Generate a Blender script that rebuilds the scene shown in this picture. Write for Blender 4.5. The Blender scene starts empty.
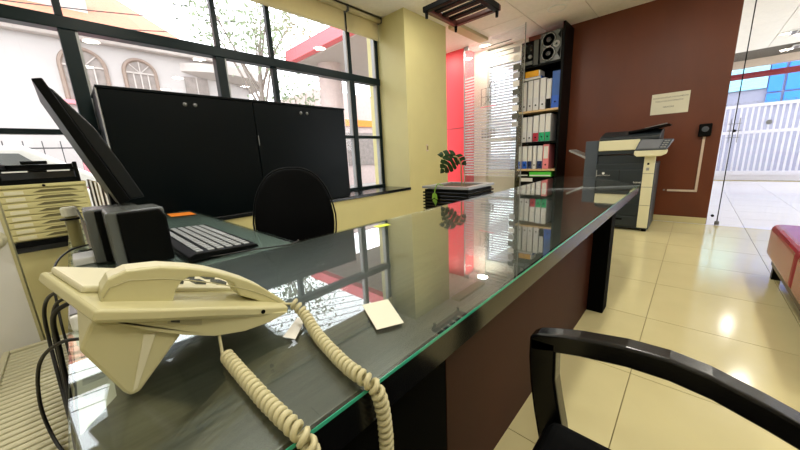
import bpy, bmesh, math, random
from mathutils import Vector, Matrix, Euler
random.seed(7)
scene = bpy.context.scene
C = scene.collection
PI = math.pi

# ------------------------------------------------------------------ camera
PITCH, YAW, ROLL, FPX, CAMH = math.radians(12.445), math.radians(43.702), math.radians(-2.780), 306.81, 1.10
fw = Vector((-math.sin(YAW)*math.cos(PITCH), math.cos(YAW)*math.cos(PITCH), -math.sin(PITCH)))
rt = Vector((math.cos(YAW), math.sin(YAW), 0)); up = rt.cross(fw)
r2 = math.cos(ROLL)*rt + math.sin(ROLL)*up; u2 = -math.sin(ROLL)*rt + math.cos(ROLL)*up
cam_d = bpy.data.cameras.new('camera'); cam = bpy.data.objects.new('camera', cam_d); C.objects.link(cam)
cam_d.sensor_width = 36; cam_d.lens = 36*FPX/800; cam_d.clip_start = 0.02; cam_d.clip_end = 300
mw = Matrix((r2, u2, -fw)).transposed().to_4x4(); mw.translation = (0, 0, CAMH); cam.matrix_world = mw
scene.camera = cam

# ------------------------------------------------------------------ world, light, exposure
w = bpy.data.worlds.new('sky'); scene.world = w; w.use_nodes = True
bg = w.node_tree.nodes['Background']; bg.inputs[0].default_value = (0.93, 0.96, 1.0, 1); bg.inputs[1].default_value = 4.2
LAMP_W = 13.0
scene.view_settings.view_transform = 'Standard'; scene.view_settings.look = 'None'
scene.view_settings.exposure = 0.1; scene.view_settings.gamma = 1.0; scene.view_settings.use_curve_mapping = False
scene.cycles.max_bounces = 10; scene.cycles.transparent_max_bounces = 16; scene.cycles.sample_clamp_indirect = 6

# ------------------------------------------------------------------ materials
def lin(h):
    h = h.lstrip('#'); o = []
    for i in (0, 2, 4):
        c = int(h[i:i+2], 16)/255; o.append(c/12.92 if c <= .04045 else ((c+.055)/1.055)**2.4)
    return (*o, 1)
MATS = {}
def mat(name, col, rough=.5, metal=0, var=.06, scale=8, stretch=(1,1,1), bump=0, spec=.5, coat=0, col2=None, trans=0):
    m = bpy.data.materials.new(name); m.use_nodes = True; nt = m.node_tree; b = nt.nodes['Principled BSDF']
    c = lin(col)
    tc = nt.nodes.new('ShaderNodeTexCoord'); mp = nt.nodes.new('ShaderNodeMapping'); mp.inputs['Scale'].default_value = stretch
    nz = nt.nodes.new('ShaderNodeTexNoise'); nz.inputs['Scale'].default_value = scale; nz.inputs['Detail'].default_value = 5
    nt.links.new(tc.outputs['Object'], mp.inputs[0]); nt.links.new(mp.outputs[0], nz.inputs['Vector'])
    rp = nt.nodes.new('ShaderNodeValToRGB')
    e = rp.color_ramp.elements; e[0].position = .3; e[1].position = .7
    if col2: e[0].color = lin(col2); e[1].color = c
    else:
        e[0].color = (*[x*(1-var) for x in c[:3]], 1); e[1].color = (*[min(1, x*(1+var)) for x in c[:3]], 1)
    nt.links.new(nz.outputs['Fac'], rp.inputs[0]); nt.links.new(rp.outputs[0], b.inputs['Base Color'])
    b.inputs['Roughness'].default_value = rough; b.inputs['Metallic'].default_value = metal
    b.inputs['Specular IOR Level'].default_value = spec; b.inputs['Coat Weight'].default_value = coat; b.inputs['Coat Roughness'].default_value = .05
    if bump:
        bp = nt.nodes.new('ShaderNodeBump'); bp.inputs['Strength'].default_value = bump; bp.inputs['Distance'].default_value = .01
        nt.links.new(nz.outputs['Fac'], bp.inputs['Height']); nt.links.new(bp.outputs[0], b.inputs['Normal'])
    if trans:
        tr = nt.nodes.new('ShaderNodeBsdfTranslucent'); tr.inputs[0].default_value = c
        mx = nt.nodes.new('ShaderNodeMixShader'); mx.inputs[0].default_value = trans
        nt.links.new(b.outputs[0], mx.inputs[1]); nt.links.new(tr.outputs[0], mx.inputs[2])
        nt.links.new(mx.outputs[0], nt.nodes['Material Output'].inputs[0])
    MATS[name] = m; return m
def glass(name, tint=(1,1,1), ior=1.5, rough=0.0):
    m = bpy.data.materials.new(name); m.use_nodes = True; nt = m.node_tree; nt.nodes.remove(nt.nodes['Principled BSDF'])
    t = nt.nodes.new('ShaderNodeBsdfTransparent'); t.inputs[0].default_value = (*tint, 1)
    g = nt.nodes.new('ShaderNodeBsdfGlossy'); g.inputs['Roughness'].default_value = rough; g.inputs[0].default_value = (1,1,1,1)
    ge = nt.nodes.new('ShaderNodeNewGeometry'); dp = nt.nodes.new('ShaderNodeVectorMath'); dp.operation = 'DOT_PRODUCT'
    nt.links.new(ge.outputs['Incoming'], dp.inputs[0]); nt.links.new(ge.outputs['Normal'], dp.inputs[1])
    def mth(op, a, b=None):                # Schlick reflectance, the same from either side of the sheet
        q = nt.nodes.new('ShaderNodeMath'); q.operation = op; q.use_clamp = op in ('SUBTRACT', 'ADD')
        for i, v in enumerate((a, b)):
            if v is None: continue
            if isinstance(v, (int, float)): q.inputs[i].default_value = v
            else: nt.links.new(v, q.inputs[i])
        return q.outputs[0]
    r0 = ((ior-1)/(ior+1))**2
    f = mth('ADD', mth('MULTIPLY', mth('POWER', mth('SUBTRACT', 1.0, mth('ABSOLUTE', dp.outputs['Value'])), 5.0), 1-r0), r0)
    x = nt.nodes.new('ShaderNodeMixShader')
    nt.links.new(f, x.inputs[0]); nt.links.new(t.outputs[0], x.inputs[1]); nt.links.new(g.outputs[0], x.inputs[2])
    nt.links.new(x.outputs[0], nt.nodes['Material Output'].inputs[0]); MATS[name] = m; return m
def emit(name, col, s):
    m = bpy.data.materials.new(name); m.use_nodes = True; nt = m.node_tree; b = nt.nodes['Principled BSDF']
    b.inputs['Base Color'].default_value = lin(col); b.inputs['Emission Color'].default_value = lin(col); b.inputs['Emission Strength'].default_value = s
    MATS[name] = m; return m
mat('paint', '#cdc48c', .55, var=.03, scale=3)
mat('pillar', '#e8dfd0', .6, var=.02)
mat('paint_white', '#dcd8cc', .6, var=.02, scale=3)
mat('brownwall', '#642f14', .42, var=.18, scale=2.2, stretch=(1,1,.35))
mat('redpaint', '#e8404c', .5, var=.03, scale=2)
mat('ceil', '#eeeae4', .8, var=.03, scale=20)
mat('ceilbase', '#55504a', .9)
mat('beam', '#c4b795', .7, var=.03)
mat('tile', '#d0c696', .13, var=.03, scale=4)
mat('grout', '#8c8158', .8)
mat('frame', '#091b1e', .35, var=.1, spec=.2)
mat('sillm', '#15181a', .18, var=.1)
mat('blind', '#d8cfa8', .8, var=.04, scale=30, trans=.65)
mat('blindrail', '#cfc59c', .5)
mat('deskwood', '#45463e', .33, scale=6, stretch=(18, 1.0, 1), col2='#151816', bump=.05, spec=.9)
mat('deskedge', '#0c0d0f', .2, var=.15, spec=.5)
mat('mattblack', '#040505', .8, var=.1, spec=.05)
mat('deskpanel', '#3a1d14', .55, spec=.12, var=.12, scale=3, stretch=(1,1,.4))
mat('black', '#040606', .42, var=.1, spec=.1)
mat('monback', '#0e1418', .3, var=.1, spec=.3)
mat('blackgloss', '#07090a', .16, var=.1)
mat('cabblack', '#020709', .3, var=.2, scale=1.2, spec=.1)
mat('blackfabric', '#040506', .85, var=.15, scale=60, bump=.05, spec=.12)
mat('chairwood', '#0b0b0c', .22, var=.3, scale=40, stretch=(1,6,6), bump=.03)
mat('cream', '#c4be90', .38, var=.02)
mat('creamlight', '#d8d3b2', .38, var=.02)
mat('creamdark', '#aca680', .42, var=.02)
mat('cordm', '#c6be94', .4, var=.02)
mat('olive', '#c8bf86', .45, var=.03)
mat('olivedark', '#7d7644', .5, var=.03)
mat('grip_shade', '#5c5630', .6)  # shade under the drawer grip arches, put into a dark colour
mat('farwall', '#85879c', .7, var=.05)
mat('paper', '#eae8df', .7, var=.02)
mat('papercard', '#dcdac6', .6, var=.02)
mat('ink', '#3a3a34', .7)
mat('inklight', '#b9b9b4', .7, var=.3, scale=40)
mat('white', '#e6e6e4', .45, var=.02)
mat('whiteplas', '#dadad6', .4, var=.02)
mat('silver', '#9a9c9c', .35, metal=.3, var=.05)
mat('greymetal', '#6e7070', .35, metal=.4)
mat('speakgrey', '#5a5e5c', .26, var=.04)
mat('keygrey', '#a4a8aa', .45, var=.04)
mat('orange', '#f08a2c', .5); mat('yellowbox', '#f2b01e', .5); mat('lime', '#d6e83a', .5)
mat('shelfwood', '#d8b98a', .5, var=.08, scale=6, stretch=(1,8,8))
mat('binderwhite', '#dedee2', .45, var=.03); mat('bindergrey', '#a9aaae', .45)
mat('bblue', '#1f5fd0', .4); mat('bblue2', '#2b5fb4', .4); mat('bnavy', '#142a60', .4); mat('bred', '#b0263e', .4); mat('bgreen', '#14a870', .4); mat('bpink', '#f08a94', .45); mat('gfolder', '#4fd040', .4)
mat('cone', '#1a1b1d', .5); mat('conecap', '#4a4c50', .3)
mat('copdark', '#1d262b', .45, var=.05); mat('copgrey', '#424a54', .45, var=.05); mat('copcream', '#dcd8b4', .45, var=.02)
mat('screen', '#6c7076', .3)
mat('leaf', '#15360c', .4, var=.3, scale=9); mat('leaf2', '#7fae3a', .4, var=.2); mat('soil', '#4a3826', .95, var=.3, scale=30, bump=.3); mat('stem', '#8a7a4c', .7)
mat('sofared', '#8e2a34', .24, var=.12, scale=5); mat('darkwood', '#4a3a30', .4, var=.15, scale=10)
mat('rackwood', '#5c2a22', .35, var=.1)
mat('house', '#b6b0ad', .8, var=.03, scale=2); mat('housetrim', '#bdb4ae', .7, var=.02); mat('housewin', '#8a807a', .5, var=.2, scale=6); mat('housefr', '#8f7c70', .6)
mat('roof', '#c07456', .75, var=.12, scale=14)
mat('asphalt', '#9a9894', .9, var=.08, scale=5)
mat('carwhite', '#e4e4e4', .2, coat=.5); mat('carglass', '#6a6e70', .1); mat('tyre', '#151515', .8)
mat('canopyred', '#ee7078', .5, var=.02); mat('pinkcol', '#c0aea8', .7)
mat('bark', '#8a8078', .9, var=.2); mat('treeleaf', '#8c9a7c', .7, var=.35, scale=3, trans=.3)
mat('wire', '#3a3a3c', .7); mat('cable', '#0a0b0a', .45)
mat('gatewhite', '#d4d4e2', .5, var=.02); mat('bluepanel', '#1478e0', .35, var=.1, scale=1.5); mat('cyanpanel', '#8ad0ec', .4, var=.15, scale=3, stretch=(1,1,8)); mat('beamred', '#8a2434', .45); mat('beigeband', '#d6c4b4', .7)
mat('greenedge', '#3fae8e', .12, var=.05); mat('slabwhite', '#c9c9d4', .25)
glass('pane'); glass('deskglass', (.95, .985, .97), ior=1.75); glass('partglass', (.93, .96, .95))
mat('frost', '#e8eaf0', .6, trans=.5, var=.01)
mat('slat', '#e4e8f8', .6, trans=.35, var=.01)
emit('lampdisc', '#fff2d8', 3)
def film(name, col, op):
    m = mat(name, col, .6, trans=.5, var=.01); nt = m.node_tree; out = nt.nodes['Material Output']; src = out.inputs[0].links[0].from_socket
    t = nt.nodes.new('ShaderNodeBsdfTransparent'); x = nt.nodes.new('ShaderNodeMixShader'); x.inputs[0].default_value = op
    nt.links.new(t.outputs[0], x.inputs[1]); nt.links.new(src, x.inputs[2]); nt.links.new(x.outputs[0], out.inputs[0])
film('haze_film', '#eef0f6', .06); film('stripe_film', '#f6f7fb', .42)
mat('porchtile_glare', '#dcdce6', .08, var=.03, scale=4)  # floor tile made paler and bluer: gate reflection and glare in the colour
mat('returntop_sheen', '#84938f', .33, spec=.9, var=.08, scale=6, stretch=(1.2,12,1))  # paler than the main top: window reflection put into the colour

# ------------------------------------------------------------------ builders
XF = {}                                    # object -> world matrix at build time
class MB:
    def __init__(s): s.v = []; s.f = []
    def add(s, vs, fs):
        n = len(s.v); s.v += [Vector(p) for p in vs]; s.f += [tuple(i+n for i in f) for f in fs]; return s
    def box(s, x0, x1, y0, y1, z0, z1):
        if x0 > x1: x0, x1 = x1, x0
        if y0 > y1: y0, y1 = y1, y0
        if z0 > z1: z0, z1 = z1, z0
        return s.add([(x0,y0,z0),(x1,y0,z0),(x1,y1,z0),(x0,y1,z0),(x0,y0,z1),(x1,y0,z1),(x1,y1,z1),(x0,y1,z1)],
                     [(0,3,2,1),(4,5,6,7),(0,1,5,4),(1,2,6,5),(2,3,7,6),(3,0,4,7)])
    def obox(s, c, size, rot=(0,0,0)):
        m = Euler(rot).to_matrix(); c = Vector(c); a, b, d = [q/2 for q in size]
        vs = [c + m @ Vector((i*a, j*b, k*d)) for k in (-1,1) for i, j in ((-1,-1),(1,-1),(1,1),(-1,1))]
        return s.add(vs, [(0,3,2,1),(4,5,6,7),(0,1,5,4),(1,2,6,5),(2,3,7,6),(3,0,4,7)])
    def prism(s, poly, axis, a, b):        # poly in the other two axes, in order
        def P(p, t):
            return {'x': (t, p[0], p[1]), 'y': (p[0], t, p[1]), 'z': (p[0], p[1], t)}[axis]
        n = len(poly); vs = [P(p, a) for p in poly] + [P(p, b) for p in poly]
        return s.add(vs, [tuple(range(n)), tuple(range(2*n-1, n-1, -1))] + [(i, i+n, (i+1) % n+n, (i+1) % n) for i in range(n)])
    def tube(s, pts, r, n=8, closed=False):
        pts = [Vector(p) for p in pts]; m = len(pts); rs = r if isinstance(r, (list, tuple)) else [r]*m
        prev = None; rings = []
        for i in range(m):
            t = (pts[min(i+1, m-1)] - pts[max(i-1, 0)])
            if t.length < 1e-9: t = Vector((0,0,1))
            t.normalize()
            a = prev - t*prev.dot(t) if prev else t.orthogonal()
            if a.length < 1e-6: a = t.orthogonal()
            a.normalize(); prev = a; b = t.cross(a)
            rings.append([pts[i] + rs[i]*(math.cos(2*PI*k/n)*a + math.sin(2*PI*k/n)*b) for k in range(n)])
        vs = [p for g in rings for p in g]; fs = []
        for i in range(m-1):
            for k in range(n): fs.append((i*n+k, i*n+(k+1) % n, (i+1)*n+(k+1) % n, (i+1)*n+k))
        fs += [tuple(range(n-1, -1, -1)), tuple(range((m-1)*n, m*n))]
        return s.add(vs, fs)
    def lathe(s, prof, c, axis=(0,0,1), n=20):
        ax = Vector(axis).normalized(); a = ax.orthogonal().normalized(); b = ax.cross(a); c = Vector(c)
        vs = [c + ax*h + r*(math.cos(2*PI*k/n)*a + math.sin(2*PI*k/n)*b) for r, h in prof for k in range(n)]; fs = []
        for i in range(len(prof)-1):
            for k in range(n): fs.append((i*n+k, i*n+(k+1) % n, (i+1)*n+(k+1) % n, (i+1)*n+k))
        fs += [tuple(range(n-1, -1, -1)), tuple(range((len(prof)-1)*n, len(prof)*n))]
        return s.add(vs, fs)
    def shift(s, dx, dy=0, dz=0):
        s.v = [p+Vector((dx, dy, dz)) for p in s.v]; return s
    def hull(s, pts):
        bm = bmesh.new(); [bm.verts.new(p) for p in pts]; bmesh.ops.convex_hull(bm, input=bm.verts)
        bm.verts.index_update(); used = [v for v in bm.verts if v.link_faces]; ix = {v: i for i, v in enumerate(used)}
        s.add([v.co.copy() for v in used], [tuple(ix[v] for v in f.verts) for f in bm.faces]); bm.free(); return s
    def build(s, name, m, parent=None, bevel=0, smooth=False, label=None, cat=None, group=None, kind=None, subsurf=0, seg=2):
        me = bpy.data.meshes.new(name); o = bpy.data.objects.new(name, me); C.objects.link(o)
        if parent is not None:
            X = XF[parent]; o.parent = parent; XF[o] = X; inv = X.inverted()
        else:
            xs = [p.x for p in s.v]; ys = [p.y for p in s.v]; zs = [p.z for p in s.v]
            X = Matrix.Translation(((min(xs)+max(xs))/2, (min(ys)+max(ys))/2, min(zs))); o.matrix_world = X; XF[o] = X; inv = X.inverted()
        me.from_pydata([inv @ p for p in s.v], [], s.f)
        bm = bmesh.new(); bm.from_mesh(me); bmesh.ops.recalc_face_normals(bm, faces=bm.faces); bm.to_mesh(me); bm.free()
        me.materials.append(MATS[m])
        if bevel:
            b = o.modifiers.new('bevel', 'BEVEL'); b.width = bevel; b.segments = seg; b.limit_method = 'ANGLE'; b.angle_limit = math.radians(40)
        if subsurf: q = o.modifiers.new('sub', 'SUBSURF'); q.levels = subsurf; q.render_levels = subsurf
        if smooth or subsurf:
            for p in me.polygons: p.use_smooth = True
        return tag(o, label, cat, group, kind)
def tag(o, label=None, cat=None, group=None, kind=None):
    if label: o['label'] = label
    if cat: o['category'] = cat
    if group: o['group'] = group
    if kind: o['kind'] = kind
    return o
def thing(name, loc, label, cat, group=None, rz=0, kind=None):
    o = bpy.data.objects.new(name, None); C.objects.link(o); o.empty_display_size = .1
    X = Matrix.Translation(loc) @ Matrix.Rotation(rz, 4, 'Z'); o.matrix_world = X; XF[o] = X
    return tag(o, label, cat, group, kind)
def local(root, mb):                       # geometry written in the root's own frame
    X = XF[root]; mb.v = [X @ p for p in mb.v]; return mb
def copy_tree(o, parent=None):
    c = o.copy(); C.objects.link(c); c.parent = parent
    for ch in list(o.children): copy_tree(ch, c)
    return c
def box(name, dims, m, parent=None, **k): return MB().box(*dims).build(name, m, parent, **k)
def struct(name, dims, m, parent=None, **k): return MB().box(*dims).build(name, m, parent, kind='structure' if parent is None else None, **k)
def text(name, s, m, parent, loc, size, rot, align='CENTER', depth=.0006):
    cu = bpy.data.curves.new(name, 'FONT'); cu.body = s; cu.size = size; cu.align_x = align; cu.extrude = depth; cu.resolution_u = 2
    t = bpy.data.objects.new(name, cu); C.objects.link(t); bpy.context.view_layer.update()
    me = bpy.data.meshes.new_from_object(t.evaluated_get(bpy.context.evaluated_depsgraph_get())); bpy.data.objects.remove(t)
    X = Matrix.Translation(loc) @ Euler(rot).to_matrix().to_4x4(); me.transform(XF[parent].inverted() @ X)
    me.materials.clear(); me.materials.append(MATS[m]); o = bpy.data.objects.new(name, me); C.objects.link(o); o.parent = parent; XF[o] = XF[parent]; return o
def spline(pts, n=12):
    pts = [Vector(p) for p in pts]; out = []
    for i in range(len(pts)-1):
        p0, p1, p2, p3 = pts[max(i-1,0)], pts[i], pts[i+1], pts[min(i+2, len(pts)-1)]
        for k in range(n):
            t = k/n; out.append(.5*((2*p1)+(p2-p0)*t+(2*p0-5*p1+4*p2-p3)*t*t+(3*p1-p0-3*p2+p3)*t**3))
    return out + [pts[-1]]

# ================================================================== SETTING
# ---- floor with tiles
fl = struct('floor', (-4.6, 5.2, -3.0, 15.5, -.12, -.008), 'grout')
P = .686
tile_me = None
for i in range(-2, 5):
    for j in range(0, 19):
        x0, y0 = -.11 + (i-1)*P, 1.03 + (j-2)*P
        if tile_me is None:
            t = MB().box(-P/2+.0018, P/2-.0018, -P/2+.0018, P/2-.0018, -.008, 0).build('floor_tile', 'tile', fl, bevel=.0012, seg=1); tile_me = t.data
            tile_me.transform(Matrix.Translation(XF[fl].translation)); porch_me = tile_me.copy(); porch_me.materials.clear(); porch_me.materials.append(MATS['porchtile_glare'])
        else:
            t = bpy.data.objects.new('floor_tile', tile_me if y0+P/2 < 5.9 else porch_me); C.objects.link(t); t.parent = fl
        t.location = Vector((x0+P/2, y0+P/2, 0)) - XF[fl].translation
# plain tiled remainder of the floor
MB().box(-4.6, -.11-3*P-.002, -3, 15.4, -.008, 0).box(-.11+4*P+.002, 5.2, -3, 15.4, -.008, 0).box(-.11-3*P, -.11+4*P, -3, 1.03-2*P-.002, -.008, 0).build('floor_border', 'tile', fl)
# ---- ceiling: base slab with panels
ce = struct('ceiling', (-3.45, 4.9, -3.0, 12.0, 3.03, 3.15), 'ceilbase')
Q = .7225
cm = None
for i in range(-2, 4):
    for j in range(-4, 13):
        x0, y0 = -1.29 + i*Q, 4.35 + (j-4)*Q - .15
        if x0 < -3.5 or y0+Q > 12: continue
        if cm is None:
            t = MB().box(-Q/2+.0045, Q/2-.0045, -Q/2+.0045, Q/2-.0045, 3.01, 3.03).build('ceiling_panel', 'ceil', ce, bevel=.002, seg=1); cm = t.data
            cm.transform(Matrix.Translation((XF[ce].translation.x, XF[ce].translation.y, 0)))
        else:
            t = bpy.data.objects.new('ceiling_panel', cm); C.objects.link(t); t.parent = ce
        t.location = (x0+Q/2-XF[ce].translation.x, y0+Q/2-XF[ce].translation.y, 0)
MB().box(-1.29-2*Q, -3.45, -3, 12, 3.01, 3.03).box(-1.29+4*Q+.003, 4.9, -3, 12, 3.01, 3.03).build('ceiling_border', 'ceil', ce)
struct('ceiling_alcove', (-4.6, -3.45, 4.35, 6.0, 3.01, 3.15), 'ceil')
struct('trim_1', (-2.95, -2.78, 4.36, 5.3, 2.965, 3.01), 'beam')
# ---- walls
struct('wall_window', (-3.12, -3.0, -2.2, 3.4, 0, .625), 'paint')
struct('wall_window_top', (-3.75, -3.40, -2.2, 3.4, 3.01, 3.4), 'paint')
struct('wall_column', (-3.75, -3.0, 3.4, 4.36, 0, 3.4), 'paint')
struct('wall_alcove', (-4.6, -4.45, 4.36, 5.42, 0, .7), 'paint_white'); struct('wall_alcove_top', (-4.6, -4.45, 4.36, 5.42, 2.85, 3.2), 'paint_white')
w4 = thing('added_window', (-4.52, 4.9, .7), None, None, kind='structure')  # unseen window added to let daylight onto the red wall
MB().add([(-4.52,4.36,.7),(-4.52,5.42,.7),(-4.52,5.42,2.85),(-4.52,4.36,2.85)], [(0,1,2,3)]).build('pane', 'pane', w4)
box('mullion', (-4.55, -4.49, 4.87, 4.92, .7, 2.85), 'frame', w4)
struct('wall_red', (-4.6, -3.33, 5.42, 6.0, 0, 3.2), 'redpaint')
box('wall_joint', (-4.4, -3.335, 5.412, 5.42, 1.60, 1.606), 'ink', bpy.data.objects['wall_red'])
struct('wall_back_pillar', (-3.33, -3.06, 5.80, 6.0, 0, 3.2), 'pillar')
struct('wall_back_lower', (-3.06, -2.32, 5.87, 6.0, 0, .75), 'paint_white')
struct('wall_back_upper', (-3.06, -2.32, 5.87, 6.0, 2.75, 3.2), 'paint_white')
struct('wall_brown', (-2.32, .22, 5.87, 6.0, 0, 3.2), 'brownwall')
struct('baseboard_brown', (-1.55, .215, 5.855, 5.87, 0, .085), 'tile', bevel=.003)
struct('wall_right', (3.6, 3.75, -3.0, 6.0, 0, 3.2), 'paint_white')
struct('wall_rear', (-3.75, 3.75, -3.1, -2.95, 0, 3.2), 'paint_white')
struct('wall_left', (-3.75, -3.0, -3.0, -2.2, 0, 3.2), 'paint')
# ---- window sill
struct('trim_2', (-3.60, -2.985, -2.2, 3.4, .625, .663), 'sillm', bevel=.004)
# ---- street windows: frame members and panes
wn = thing('window_1', (-3.56, 1.3, .663), None, None, kind='structure')
def member(nm, y0, y1, z0, z1, d=.05): box(nm, (-3.56-d, -3.56+d, y0, y1, z0, z1), 'frame', wn, bevel=.006)
member('transom', -2.2, 3.4, 2.145, 2.235, .05)
member('transom', -2.2, 3.4, 1.39, 1.43, .035)
member('bottom_rail', -2.2, 3.4, .663, .70, .04); member('top_rail', -2.2, 3.4, 2.96, 3.01, .04)
for y0, y1 in ((.145, .235), (1.19, 1.275), (2.845, 2.915)): member('mullion', y0, y1, .70, 2.145, .048)
for y0, y1 in ((.15, .195), (1.22, 1.265), (2.86, 2.905)): member('mullion', y0, y1, 2.235, 2.96, .03)
for y0, y1 in ((1.765, 1.82),): member('mullion', y0, y1, .70, 2.145, .035); member('mullion', y0, y1-.01, 2.235, 2.96, .03)
member('jamb', 3.345, 3.4, .70, 2.96, .035)
ys = [-2.2, .17, 1.24, 1.79, 2.88, 3.37]
for a, b in zip(ys[:-1], ys[1:]):
    for z0, z1 in ((.68, 1.41), (1.41, 2.19), (2.19, 2.98)):
        MB().add([(-3.56,a,z0),(-3.56,b,z0),(-3.56,b,z1),(-3.56,a,z1)], [(0,1,2,3)]).build('pane', 'pane', wn)
# aluminium sash edges, lighter, inside the dark frame
for y0 in (.236, 1.276, 2.916): box('sash_edge', (-3.59, -3.53, y0, y0+.016, .70, 2.145), 'silver', wn)
for y0 in (2.828, 3.325): box('sash_edge', (-3.59, -3.53, y0, y0+.016, .70, 2.96), 'silver', wn)
# ---- back window with blind behind the partition
wb = thing('window_2', (-2.75, 5.93, .75), None, None, kind='structure')
m_ = MB()
for k in range(38): m_.obox((-2.69, 5.90, .80+k*.052), (.73, .052, .003), (1.0, 0, 0))
m_.build('blind_slats', 'slat', wb, kind='stuff')
box('head_rail', (-3.06, -2.32, 5.875, 5.93, 2.70, 2.75), 'whiteplas', wb); box('sill_board', (-3.06, -2.32, 5.86, 5.96, 1.325, 1.36), 'white', wb)
MB().add([(-3.06,5.96,.75),(-2.32,5.96,.75),(-2.32,5.96,2.75),(-3.06,5.96,2.75)], [(0,1,2,3)]).build('pane', 'pane', wb)
# ---- glass front on the right
gf = thing('window_3', (1.9, 5.9, 0), None, None, kind='structure')
for x0, x1 in ((.222, .318), (.326, 1.9), (1.908, 3.6)):
    MB().box(x0, x1, 5.905, 5.915, .01, 3.01).build('pane', 'pane', gf)
box('pane_joint', (.317, .327, 5.90, 5.92, .02, 3.01), 'black', gf)
box('floor_clamp', (.30, .345, 5.885, 5.935, .0, .05), 'greymetal', gf, bevel=.006)
MB().lathe([(.018, 0), (.018, .02)], (.27, 5.905, .12), (0,-1,0), 12).build('glass_bolt', 'black', gf)
hd = MB()
for k in range(3): hd.box(.265, .39, 5.88, 5.888, 1.14+k*.085, 1.147+k*.085)
for x in (.29, .365): hd.box(x, x+.006, 5.878, 5.90, 1.08, 1.38)
hd.build('door_handle', 'greymetal', gf)
MB().lathe([(.018,0),(.018,.02)], (.33, 5.88, 1.225), (0,-1,0), 12).build('door_lock', 'black', gf)

# ---- door at the left with round knob
d1 = MB().box(-1.80, -1.755, -1.02, -.19, .005, 2.05).build('door_1', 'white', None, bevel=.004, kind='structure')
MB().lathe([(.033,0),(.033,.006),(.013,.012),(.012,.035),(.026,.042),(.031,.055),(.026,.068),(.006,.074)], (-1.755, -.225, .885), (1,0,0), 20).build('door_knob', 'creamlight', d1, smooth=True)
box('edge_strip', (-1.802, -1.753, -.194, -.186, .01, 2.04), 'cream', d1)

# ================================================================== DESK
dk = thing('reception_desk', (-.8, 1.8, 0), 'long dark L-shaped reception desk with a brown front panel', 'desk')
poly = [(-.33,-.06),(-.33,3.36),(-.86,4.33),(-1.25,4.36),(-1.22,.61),(-2.95,.61),(-2.95,-.06)]
MB().prism([(-.33,-.06),(-.33,3.36),(-.86,4.33),(-1.25,4.36),(-1.22,.61),(-1.22,-.06)], 'z', .70, .758).build('desk_top', 'deskwood', dk, bevel=.003)
MB().box(-2.95, -1.2205, -.06, .61, .70, .758).build('return_top', 'returntop_sheen', dk, bevel=.002)
eb = MB().box(-.331, -.322, -.06, 3.36, .695, .758)
eb.build('edge_band', 'slabwhite' if False else 'deskedge', dk)
MB().box(-.46, -.43, .605, 2.30, 0, .70).build('front_panel', 'deskpanel', dk)
MB().box(-.462, -.4305, -.03, .603, 0, .70).build('recessed_panel', 'mattblack', dk)
MB().box(-.98, -.335, 2.29, 2.42, 0, .70).build('pedestal', 'mattblack', dk, bevel=.004)
MB().box(-2.70, -1.30, -.03, -.01, .3, .70).build('modesty_panel', 'black', dk)
MB().box(-2.70, -2.66, 0, .58, 0, .70).build('end_panel', 'black', dk)
MB().box(-1.2, -.5, -.035, .0, 0, .70).build('side_panel', 'black', dk)
# glass sheets lying on the desk
def sheet(poly, label, edges, edge='greenedge'):
    t = MB().prism(poly, 'z', .7585, .7645).build('desk_glass', 'deskglass', None, label=label, cat='glass top')
    g = MB(); n = len(poly)
    cx_ = sum(p[0] for p in poly)/n; cy_ = sum(p[1] for p in poly)/n
    for i in edges:
        a, b = Vector(poly[i]), Vector(poly[(i+1) % n]); d = (b-a).normalized(); nn = Vector((d.y, -d.x))
        a2, b2 = a+nn*.0012, b+nn*.0012
        g.add([(a.x,a.y,.7586),(b.x,b.y,.7586),(b.x,b.y,.7644),(a.x,a.y,.7644),(a2.x,a2.y,.7586),(b2.x,b2.y,.7586),(b2.x,b2.y,.7644),(a2.x,a2.y,.7644)],
              [(0,1,2,3),(4,5,6,7),(0,1,5,4),(3,2,6,7),(1,2,6,5),(0,3,7,4)])
    g.build('polished_edge', edge, t)
sheet([(-.318,-.065),(-.318,3.352),(-1.218,2.605),(-1.218,.615),(-2.95,.615),(-2.95,-.065)], 'clear glass sheet with green edge covering most of the reception desk', (0,))
sheet([(-.318,3.362),(-.85,4.34),(-1.24,4.37),(-1.222,2.612)], 'smaller clear glass sheet on the far end of the desk near the copier', (3,), 'slabwhite')

# ================================================================== TELEPHONE
ph = thing('telephone', (-.70, .08, .7645), 'cream corded desk telephone on the glass near corner of the desk', 'telephone')
RN, RF, FN, FF = Vector((-.562,-.010,.920)), Vector((-.815,-.066,.934)), Vector((-.583,.262,.808)), Vector((-.83,.20,.84))
def slab_pts(o, dz0, dz1, ins=0):
    return None
nrm = (RF-RN).cross(FN-RN).normalized()
if nrm.z < 0: nrm = -nrm
ctr = (RN+RF+FN+FF)/4
def shrink(p, k): return ctr + (p-ctr)*k
mid_near = (RN+FN)/2 + Vector((.012, 0, .004))
rim = [RN, RN.lerp(mid_near,.5)+Vector((.003,0,0)), mid_near, mid_near.lerp(FN,.6)+Vector((.004,0,0)), FN, FN.lerp(FF,.4)+Vector((0,.012,0)), FF, RF.lerp(FF,.4), RF]
def loft(loops):
    n = len(loops[0]); vs = [p for l in loops for p in l]; fs = []
    for i in range(len(loops)-1):
        for k in range(n): fs.append((i*n+k, i*n+(k+1) % n, (i+1)*n+(k+1) % n, (i+1)*n+k))
    fs += [tuple(range(n-1,-1,-1)), tuple(range((len(loops)-1)*n, len(loops)*n))]
    return MB().add(vs, fs)
loft([[shrink(p,.97)-nrm*.020 for p in rim], [shrink(p,1.0)-nrm*.014 for p in rim], [shrink(p,1.0)-nrm*.003 for p in rim], [shrink(p,.975) for p in rim]]).build('phone_body', 'cream', ph, bevel=.002)
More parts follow.
